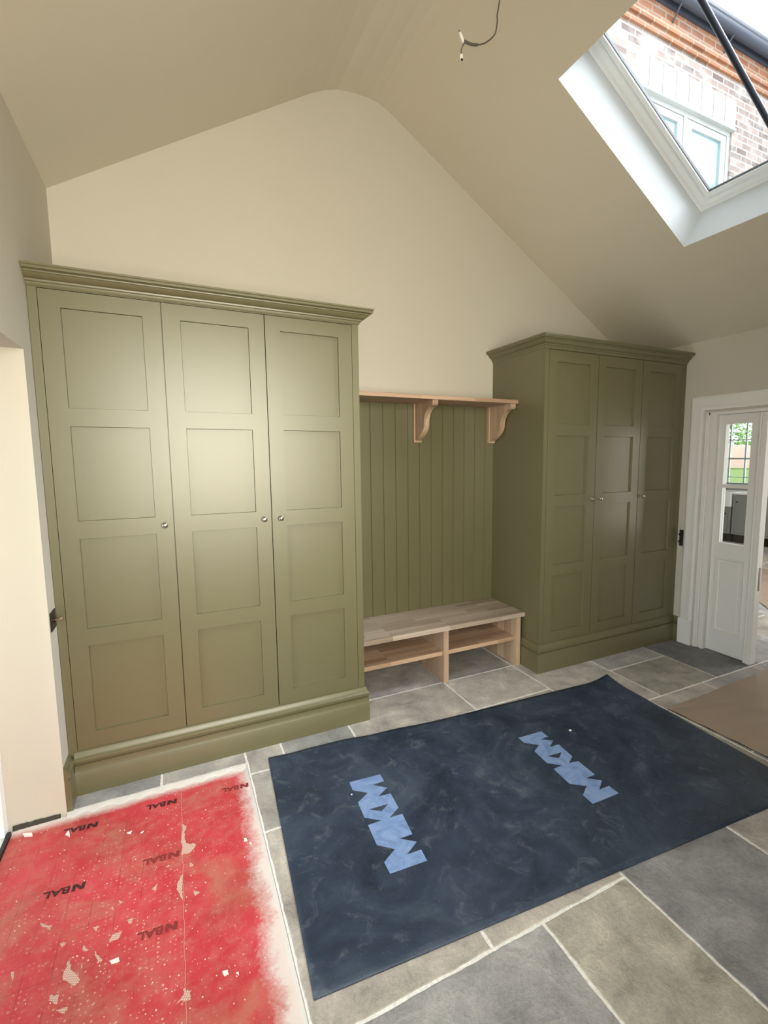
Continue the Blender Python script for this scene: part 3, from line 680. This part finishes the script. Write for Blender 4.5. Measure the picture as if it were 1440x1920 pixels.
def mat_h(s_, t):   # ripples at the far edge, curled far-right corner
    h = .0062
    fe = max(0, 1-t/.16)**2
    h += fe*(.010*math.exp(-((s_-.17)/.06)**2)+.006*math.exp(-((s_-.30)/.05)**2))
    dx, dy = (1-s_)*2.25, t*1.2
    h += .022*max(0, 1-math.hypot(dx, dy)/.16)**1.5
    h -= .006*math.exp(-((dx-.06)**2+(dy-.05)**2)/.0004)
    return h
for j in range(NY+1):
    for i in range(NX+1):
        s_, t = i/NX, j/NY; a, b_ = polyat(FAR, s_), polyat(NEAR, s_)
        v.append((a[0]+(b_[0]-a[0])*t, a[1]+(b_[1]-a[1])*t, mat_h(s_, t)))
m = MB(); m.add(v, [(j*(NX+1)+i, (j+1)*(NX+1)+i, (j+1)*(NX+1)+i+1, j*(NX+1)+i+1) for j in range(NY) for i in range(NX)])
o = m.build('mat_sheet', rubber_mat(), mt, smooth=60); so = o.modifiers.new('solid', 'SOLIDIFY'); so.thickness = .0055; so.offset = -1 if o.data.polygons[0].normal.z > 0 else 1
L1 = [(1.158, -1.099), (1.309, -1.112), (1.307, -1.164), (1.249, -1.166), (1.302, -1.213), (1.243, -1.249), (1.301, -1.255), (1.296, -1.352), (1.237, -1.389), (1.295, -1.393), (1.284, -1.513), (1.228, -1.51), (1.283, -1.555), (1.222, -1.593), (1.281, -1.597), (1.277, -1.653), (1.129, -1.643), (1.129, -1.587), (1.19, -1.549), (1.135, -1.499), (1.141, -1.387), (1.2, -1.388), (1.143, -1.341), (1.148, -1.244), (1.21, -1.205), (1.154, -1.158)]
H1 = [(1.178, -1.305), (1.267, -1.311), (1.221, -1.34)]
L2 = [(2.096, -1.169), (2.248, -1.176), (2.247, -1.232), (2.191, -1.233), (2.246, -1.272), (2.189, -1.309), (2.247, -1.312), (2.236, -1.421), (2.182, -1.454), (2.234, -1.464), (2.228, -1.577), (2.169, -1.575), (2.225, -1.621), (2.164, -1.661), (2.224, -1.663), (2.224, -1.718), (2.068, -1.714), (2.071, -1.654), (2.132, -1.617), (2.072, -1.57), (2.082, -1.455), (2.139, -1.453), (2.084, -1.406), (2.093, -1.302), (2.151, -1.269), (2.094, -1.22)]
H2 = [(2.122, -1.363), (2.212, -1.371), (2.166, -1.402)]
def letter_mat():
    m = mat('pale_blue_print', (.20, .31, .56), .5); t = NT(m); v = t.coord(); n2 = t.noise(v, 9, 8, .7, 2.2)
    t.color(t.ramp(n2, [(.35, (.155, .235, .43)), (.5, (.205, .315, .575)), (.75, (.30, .38, .56))])); t.bump(n2, .2, .002); return m
M_let = letter_mat()
for L, H in ((L1, H1), (L2, H2)):
    cu = bpy.data.curves.new('letters', 'CURVE'); cu.dimensions = '2D'; cu.fill_mode = 'BOTH'; cu.extrude = .00025
    for P in (L, H):
        sp2 = cu.splines.new('POLY'); sp2.points.add(len(P)-1); sp2.use_cyclic_u = True
        for q, (x, y) in zip(sp2.points, P): q.co = (x, y, 0, 1)
    to = bpy.data.objects.new('tmp', cu); COL.objects.link(to); bpy.context.view_layer.update()
    me = bpy.data.meshes.new_from_object(to); bpy.data.objects.remove(to); me.name = 'printed_letters'; me.materials.clear(); me.materials.append(M_let)
    o = bpy.data.objects.new('printed_letters', me); COL.objects.link(o); o.parent = mt; o.location = (0, 0, .0066)
# two specks of stone on the mat
M_speck = mat('white_stone_chip', (.85, .83, .78), .8)
m = MB(); m.lathe((2.396, -1.243, .0064), (0, 0, 1), [(0, .006), (.003, .008), (.006, .004), (.0065, 0)], 7)
tag(m.build('stone_chip', M_speck), 'small white stone chip lying on the rubber mat beyond the right-hand word', 'stone chip')
m = MB(); m.lathe((1.140, -1.184, .0064), (0, 0, 1), [(0, .003), (.002, .004), (.004, .002), (.0042, 0)], 7)
tag(m.build('stone_chip', M_speck), 'tiny white stone chip on the rubber mat just left of the left-hand word', 'stone chip')

# ------------------------------------------------------------------ brown floor protection boards
def board_mat():
    m = mat('brown_protection_board', (.26, .185, .13), .42, 0, .4); t = NT(m); v = t.coord(); n = t.noise(v, 3, 6, .6, 1)
    t.color(t.ramp(n, [(.3, (.30, .225, .17)), (.7, (.37, .28, .215))])); t.rough(t.ramp(n, [(.3, g(.30)), (.7, g(.5))])); return m
M_board = board_mat(); M_edge = mat('dark_board_edge', (.04, .03, .025), .7)
def board(label, pts, z=.0045, nm='protection_board'):
    r = thing(nm, label, 'floor board'); n = 40; top = []
    for a, b_ in zip(pts, pts[1:]+pts[:1]):
        for i in range(n): t = i/n; top.append((a[0]+(b_[0]-a[0])*t, a[1]+(b_[1]-a[1])*t))
    h = lambda i: z+.0035*math.sin(i*.31)**2
    N_ = len(top)
    m = MB(); m.add([(x, y, h(i)) for i, (x, y) in enumerate(top)]+[(sum(p[0] for p in pts)/len(pts), sum(p[1] for p in pts)/len(pts), z+.001)], [(i, (i+1) % N_, N_) for i in range(N_)])
    m.build('sheet', M_board, r)
    m = MB(); m.add([(x, y, h(i)-.0001) for i, (x, y) in enumerate(top)]+[(x, y, .0006) for x, y in top], [(i, (i+1) % N_, N_+(i+1) % N_, N_+i) for i in range(N_)])
    m.build('cut_edge', M_edge, r); return r
board('brown protection board on the stone floor running through the kitchen doorway', [(3.095, -1.329), (3.118, -1.96), (5.2, -1.93), (5.2, -1.262)])
board('brown protection board on the kitchen floor beyond the doorway', [(6.017, -.213), (5.40, -.84), (7.6, -1.9), (8.4, -.3), (7.2, .75)])

# ------------------------------------------------------------------ kitchen beyond the doorway
M_kwall = paint('kitchen_wall_grey', (.36, .35, .32), .7, .3); M_kcab = paint('kitchen_cabinet_grey_green', (.20, .205, .19), .45); M_top = mat('white_worktop', (.80, .80, .80), .25)
KX, KCX = 9.8, 9.2; wy0, wy1, wz0, wz1 = 1.85, 2.95, .975, 2.22
m = MB(); m.box(KX, -2.0, 0, KX+.2, wy0, 2.5); m.box(KX, wy1, 0, KX+.2, 3.3, 2.5); m.box(KX, wy0, 0, KX+.2, wy1, wz0); m.box(KX, wy0, wz1, KX+.2, wy1, 2.5)
struct(m.build('wall_kitchen_far', M_kwall), 'grey far wall of the kitchen with a small-paned window', 'wall')
m = MB(); m.box(W+.14, 3.3, 0, KX, 3.4, 2.5); struct(m.build('wall_kitchen_side', M_kwall), 'grey side wall of the kitchen', 'wall')
m = MB(); m.box(W, 0.0, 0, W+.14, 3.4, 2.5); struct(m.build('wall_kitchen_near', M_kwall), 'grey near wall of the kitchen', 'wall')
m = MB(); m.box(W+.14, -2.0, 0, 5.7, -2.1, 2.5); m.box(8.3, -2.0, 0, KX, -2.1, 2.5); m.box(5.7, -2.0, 2.15, 8.3, -2.1, 2.5); struct(m.build('wall_kitchen_garden', M_kwall), 'unseen grey kitchen wall with a wide opening added for the fill lamp', 'wall')  # unseen wall; its wide opening is added to admit the kitchen fill light
m = MB(); m.box(W+.14, -2.1, 2.5, KX+.2, 3.4, 2.56); struct(m.build('ceiling_kitchen', M_ceil), 'flat kitchen ceiling', 'ceiling')
kw = struct(thing('window_2', 'small-paned kitchen window over the sink looking on to the garden', 'window'))
m = MB(); m.box(KX+.05, wy0, wz0, KX+.11, wy0+.05, wz1); m.box(KX+.05, wy1-.05, wz0, KX+.11, wy1, wz1); m.box(KX+.05, wy0, wz0, KX+.11, wy1, wz0+.04); m.box(KX+.05, wy0, wz1-.05, KX+.11, wy1, wz1)
m.box(KX+.05, wy0, 1.445, KX+.11, wy1, 1.475)
for yy in (2.12, 2.40, 2.68): m.box(KX+.06, yy-.009, wz0+.04, KX+.10, yy+.009, wz1-.05)
for zz_ in (1.12, 1.80): m.box(KX+.065, wy0+.05, zz_-.007, KX+.095, wy1-.05, zz_+.007)
m.build('window_frame', paint('grey_green_window_frame', (.30, .36, .36), .5), kw)
m = MB(); m.box(KX+.078, wy0+.05, wz0+.04, KX+.082, wy1-.05, wz1-.05); m.build('pane', M_glass, kw)
m = MB(); m.box(KX-.03, wy0-.03, wz0-.03, KX+.05, wy1+.03, wz0); m.build('window_sill', M_trim, kw)
SY0, SY1 = 1.93, 2.62      # sink
wt = thing('kitchen_worktop', 'white worktop along the far kitchen cabinets', 'worktop')
m = MB(); m.box(KCX-.02, -1.2, .850, KX-.001, SY0-.002, .885); m.box(KCX-.02, SY1+.002, .850, KX-.001, 3.299, .885); m.box(KX-.13, SY0-.002, .850, KX-.001, SY1+.002, .885); m.build('worktop_slab', M_top, wt, bevel=.003)
def cabinet(y0, y1, ztop, label, hinge):
    c = thing('base_cabinet', label, 'cabinet', group='kitchen base cabinets')
    m = MB(); m.box(KCX+.02, y0+.001, .148, KX-.002, y1-.001, ztop); m.build('carcass', M_kcab, c)
    m = MB(); m.box(KCX, y0+.003, .15, KCX+.02, y0+.043, ztop); m.box(KCX, y1-.043, .15, KCX+.02, y1-.003, ztop); m.box(KCX, y0+.043, ztop-.035, KCX+.02, y1-.043, ztop); m.box(KCX, y0+.043, .15, KCX+.02, y1-.043, .185); m.build('face_frame', M_kcab, c)
    m = MB(); a, b_ = y0+.046, y1-.046; m.box(KCX+.008, a, .188, KCX+.019, b_, ztop-.038)
    m.box(KCX+.001, a, .188, KCX+.008, a+.06, ztop-.038); m.box(KCX+.001, b_-.06, .188, KCX+.008, b_, ztop-.038); m.box(KCX+.001, a+.06, .188, KCX+.008, b_-.06, .25); m.box(KCX+.001, a+.06, ztop-.10, KCX+.008, b_-.06, ztop-.038)
    d = m.build('door', M_kcab, c)
    k = MB(); ky = a+.03 if hinge > 0 else b_-.03; k.lathe((KCX+.001, ky, ztop-.13 if ztop > .8 else .50), (-1, 0, 0), [(0, .008), (.012, .007), (.02, .016), (.028, .012), (.029, 0)], 10); k.build('knob', M_bronze, d, smooth=50)
    m = MB(); m.box(KCX+.07, y0+.001, .0005, KX-.002, y1-.001, .148); m.build('toe_kick', M_bronze, c); return c
cabinet(-.60, 0.12, .849, 'grey kitchen cabinet nearest the doorway in the far row', 1)
cabinet(.12, .84, .849, 'second grey kitchen cabinet from the doorway side', -1)
cabinet(.84, 1.42, .849, 'grey kitchen cabinet seen through the gap right of the glazed door leaf', 1)
cabinet(1.42, 1.90, .849, 'grey kitchen cabinet right of the sink, seen through the door glass', -1)
cabinet(1.93, 2.62, .628, 'low grey kitchen cabinet carrying the white sink', 1)
cabinet(2.62, 3.29, .849, 'grey kitchen cabinet left of the white sink', 1)
sk = thing('butler_sink', 'white ceramic butler sink under the kitchen window', 'sink')
m = MB(); x0, x1 = KCX-.035, KX-.14; z0, z1 = .63, .882; tk = .025
m.box(x0, SY0, z0, x0+tk, SY1, z1); m.box(x1-tk, SY0, z0, x1, SY1, z1); m.box(x0+tk, SY0, z0, x1-tk, SY0+tk, z1); m.box(x0+tk, SY1-tk, z0, x1-tk, SY1, z1); m.box(x0+tk, SY0+tk, z0, x1-tk, SY1-tk, z0+tk)
m.build('basin', M_top, sk)
tp = thing('kitchen_tap', 'dark kitchen tap standing behind the butler sink', 'tap', (KX-.07, 2.36, .886))
m = MB(); m.lathe((0, 0, 0), (0, 0, 1), [(0, .03), (.01, .03), (.015, .016), (.06, .014)]); m.build('tap_base', M_bronze, tp, smooth=50)
m = MB(); m.tube(smooth_path([(0, 0, .05), (0, 0, .22), (-.03, 0, .30), (-.09, 0, .31), (-.13, 0, .27), (-.135, 0, .22)]), .012, 10); m.build('spout', M_bronze, tp, smooth=50)

# ------------------------------------------------------------------ garden beyond the kitchen window
def leafy(name, loc, rad, n, label, cols, seed):
    r = random.Random(seed); t = thing(name, label, 'tree', loc)
    m = MB(); m.tube([(0, 0, 0), (.05, .05, rad[2]*.9), (0, .1, rad[2]*1.3)], [.16, .12, .05], 8); m.build('trunk', mat('bark', (.12, .09, .06), .9), t)
    m = MB()
    for i in range(n):
        d = Vector((r.gauss(0, 1), r.gauss(0, 1), r.gauss(0, 1))).normalized(); q = d*(.55+.45*r.random()); s_ = r.uniform(.07, .15)
        c = Vector((q.x*rad[0], q.y*rad[1], q.z*rad[2]+rad[2]*1.15)); a = Vector((r.gauss(0, 1), r.gauss(0, 1), r.gauss(0, 1))).normalized(); b_ = a.orthogonal().normalized()
        m.add([c+a*s_, c+b_*s_*.6, c-a*s_, c-b_*s_*.6], [(0, 1, 2, 3)], r.choice(cols))
    lm = mat('leaves', (.1, .2, .03), .6); tt = NT(lm); at = tt.n('ShaderNodeAttribute'); at.attribute_name = 'tone'; tt.color(at.outputs['Color']); m.build('foliage', lm, t); return t
gr = paint('gravel_yard', (.42, .39, .34), .9)
m = MB(); m.box(4.2, -30, -.25, 60, 40, -.12); m.box(-20, -30, -.25, 4.2, -4.15, -.12); m.box(-20, -4.15, -.25, -.33, 40, -.12)
struct(m.build('ground', gr), 'pale gravel yard outside', 'ground')
M_grass = paint('mown_grass', (.14, .20, .05), .9); M_soil = paint('pink_brown_soil', (.42, .29, .22), .9, .2, .3, 5)
m = MB(); m.prism([(24.0, 6, -.12), (24.0, 20, -.12), (26.5, 20, .80), (26.5, 6, .80)], (.3, 0, -.02)); m.box(26.5, 6, -.12, 27.0, 20, .86)
tag(m.build('grass_bank', M_grass), 'green grass bank in the garden seen through the kitchen window', 'grass bank')
v = []; r2 = random.Random(4)
for i in range(21):
    for j in range(9):
        t, s_ = i/20, j/8; h = math.sin(math.pi*t)**.7*math.sin(math.pi*s_)**.8*(1.55+.5*t)+.25*r2.random(); v.append((28+3.2*s_, 8.5+11*t, .15+max(0, h)))
m = MB(); m.add(v, [(i*9+j, i*9+j+1, (i+1)*9+j+1, (i+1)*9+j) for i in range(20) for j in range(8)]+[tuple(i*9 for i in range(21))[::-1], ])
m.box(28, 8.5, -.12, 31.2, 19.5, .16)
tag(m.build('soil_mound', M_soil, smooth=60), 'pinkish brown soil mound in the garden seen through the kitchen window', 'soil mound')
GC = [(.10, .24, .03), (.16, .32, .05), (.07, .17, .02), (.24, .38, .07)]
leafy('garden_tree', (33.5, 13.6, -.12), (1.8, 2.0, 1.9), 2600, 'leafy green tree behind the soil mound, right of its neighbour', GC, 1)
leafy('garden_tree', (35.0, 17.9, -.12), (2.0, 2.2, 2.1), 2600, 'leafy green tree behind the soil mound, left of its neighbour', GC, 2)

# ------------------------------------------------------------------ neighbouring house seen through the roof window
def brick_mat():
    m = mat('weathered_brick', (.5, .33, .26), .85, 0, .2); t = NT(m); c = t.n('ShaderNodeTexCoord'); sp_ = t.n('ShaderNodeSeparateXYZ'); t.l(c.outputs['Object'], sp_.inputs[0])
    cb_ = t.n('ShaderNodeCombineXYZ'); t.l(sp_.outputs[0], cb_.inputs[0]); t.l(sp_.outputs[2], cb_.inputs[1])
    br = t.n('ShaderNodeTexBrick'); t.l(cb_.outputs[0], br.inputs['Vector']); br.inputs['Scale'].default_value = 1; br.inputs['Brick Width'].default_value = .225; br.inputs['Row Height'].default_value = .078
    br.inputs['Mortar Size'].default_value = .010; br.inputs['Mortar Smooth'].default_value = .1; br.inputs['Bias'].default_value = .1
    br.inputs['Color1'].default_value = (.38, .29, .25, 1); br.inputs['Color2'].default_value = (.15, .11, .10, 1); br.inputs['Mortar'].default_value = (.36, .34, .32, 1)
    v = c.outputs['Object']; n = t.noise(v, 4, 5, .6); n2 = t.noise(v, 1.2, 4, .6)
    col = t.mix(t.ramp(n, [(.44, g(0)), (.62, g(.75))]), br.outputs['Color'], (.38, .355, .335))
    t.color(col); t.bump(br.outputs['Fac'], -.4, .006); return m
M_hw = paint('house_window_paint', (.40, .42, .42), .5)
HY = 1.0
f_ = lambda x3, z3: (.502+(x3-.502)*.6732, 1.522+(z3-1.522)*.6732)
M_brick = brick_mat()
def orange_brick():
    m = brick_mat(); m.name = 'orange_brick'; 
    for n in m.node_tree.nodes:
        if n.type == 'TEX_BRICK': n.inputs['Color1'].default_value = (.34, .15, .075, 1); n.inputs['Color2'].default_value = (.24, .10, .055, 1); n.inputs['Mortar'].default_value = (.32, .24, .18, 1)
        if n.type == 'VALTORGB' and n.color_ramp.elements[1].position > .6: n.color_ramp.elements[1].color = (.15, .15, .15, 1)
    return m
ho = thing('brick_house', 'two-storey brick house seen through the roof window', 'building')
wx0, wx1, wzb, wzt = 5.36, 7.09, 4.25, 5.61
m = MB()
m.box(4.35, HY, 2.6, wx0, HY+.22, 6.20); m.box(wx1, HY, 2.6, 12.5, HY+.22, 6.20); m.box(wx0, HY, 2.6, wx1, HY+.22, wzb); m.box(wx0, HY, 5.97, wx1, HY+.22, 6.20)
m.build('wall', M_brick, ho)
m = MB(); M_stone = paint('pale_stone_lintel', (.40, .385, .36), .85, .2, .3, 30)
for i in range(8):
    a = wx0-.06+i*(wx1-wx0+.12)/8; m.box(a+.004, HY-.004, wzt+.012, a+(wx1-wx0+.12)/8-.004, HY+.2, 5.968)
m.build('lintel', M_stone, ho, bevel=.004)
m = MB(); m.box(4.35, HY-.030, 6.20, 12.5, HY+.22, 6.275); m.box(4.35, HY-.055, 6.275, 12.5, HY+.22, 6.35); m.box(4.35, HY-.020, 6.35, 12.5, HY+.22, 6.52)
m.build('corbel_course', orange_brick(), ho)
m = MB(); m.box(wx0, HY+.02, wzt-.06, wx1, HY+.10, wzt+.012); m.box(wx0-.04, HY-.035, wzt-.01, wx1+.03, HY+.04, wzt+.02); m.box(wx0, HY+.02, wzb, wx0+.06, HY+.10, wzt-.06); m.box(wx1-.06, HY+.02, wzb, wx1, HY+.10, wzt-.06); m.box(wx0, HY-.03, wzb-.06, wx1, HY+.10, wzb)
xm = 6.225; m.box(xm-.03, HY+.02, wzb, xm+.03, HY+.10, wzt-.06)
wf = m.build('window_frame', M_hw, ho, bevel=.003)
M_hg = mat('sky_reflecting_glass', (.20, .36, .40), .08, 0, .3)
for a, b_ in ((wx0+.06, xm-.03), (xm+.03, wx1-.06)):
    m = MB(); z0, z1 = wzb+.005, wzt-.065; t_ = .10
    m.box(a+.004, HY+.03, z0, a+t_, HY+.08, z1); m.box(b_-t_, HY+.03, z0, b_-.004, HY+.08, z1); m.box(a+t_, HY+.03, z1-t_*.8, b_-t_, HY+.08, z1); m.box(a+t_, HY+.03, z0, b_-t_, HY+.08, z0+t_); m.build('casement', M_hw, wf, bevel=.003)
    m = MB(); m.box(a+t_, HY+.055, z0+t_, b_-t_, HY+.065, z1-t_*.8); m.build('pane', M_hg, wf)
m = MB(); gy, gz = HY-.12, 6.60
M_slate = mat('dark_slate', (.045, .055, .085), .5)
arc = [(gy+.065*math.cos(a), gz+.065*math.sin(a)) for a in [math.pi+math.pi*k/12 for k in range(13)]]+[(gy+.060*math.cos(a), gz+.060*math.sin(a)) for a in [2*math.pi-math.pi*k/12 for k in range(13)]]
m.prism([(4.3, y, z) for y, z in arc], (8.2, 0, 0)); m.build('gutter', M_slate, ho, smooth=50)
m = MB(); m.box(4.3, HY-.045, 6.52, 12.5, HY+.02, 6.66); m.build('fascia', M_slate, ho)
m = MB(); m.prism([(4.3, HY-.16, 6.66), (4.3, HY-.16, 6.69), (4.3, HY+4, 9.3), (4.3, HY+4, 9.24)], (8.3, 0, 0)); m.build('roof', M_slate, ho)
for i in range(9):
    x = 4.9+i*.95; m = MB(); m.tube([(x, HY-.02, 6.40), (x, HY-.13, 6.53)], .010, 6); m.build('gutter_bracket', M_slate, ho)
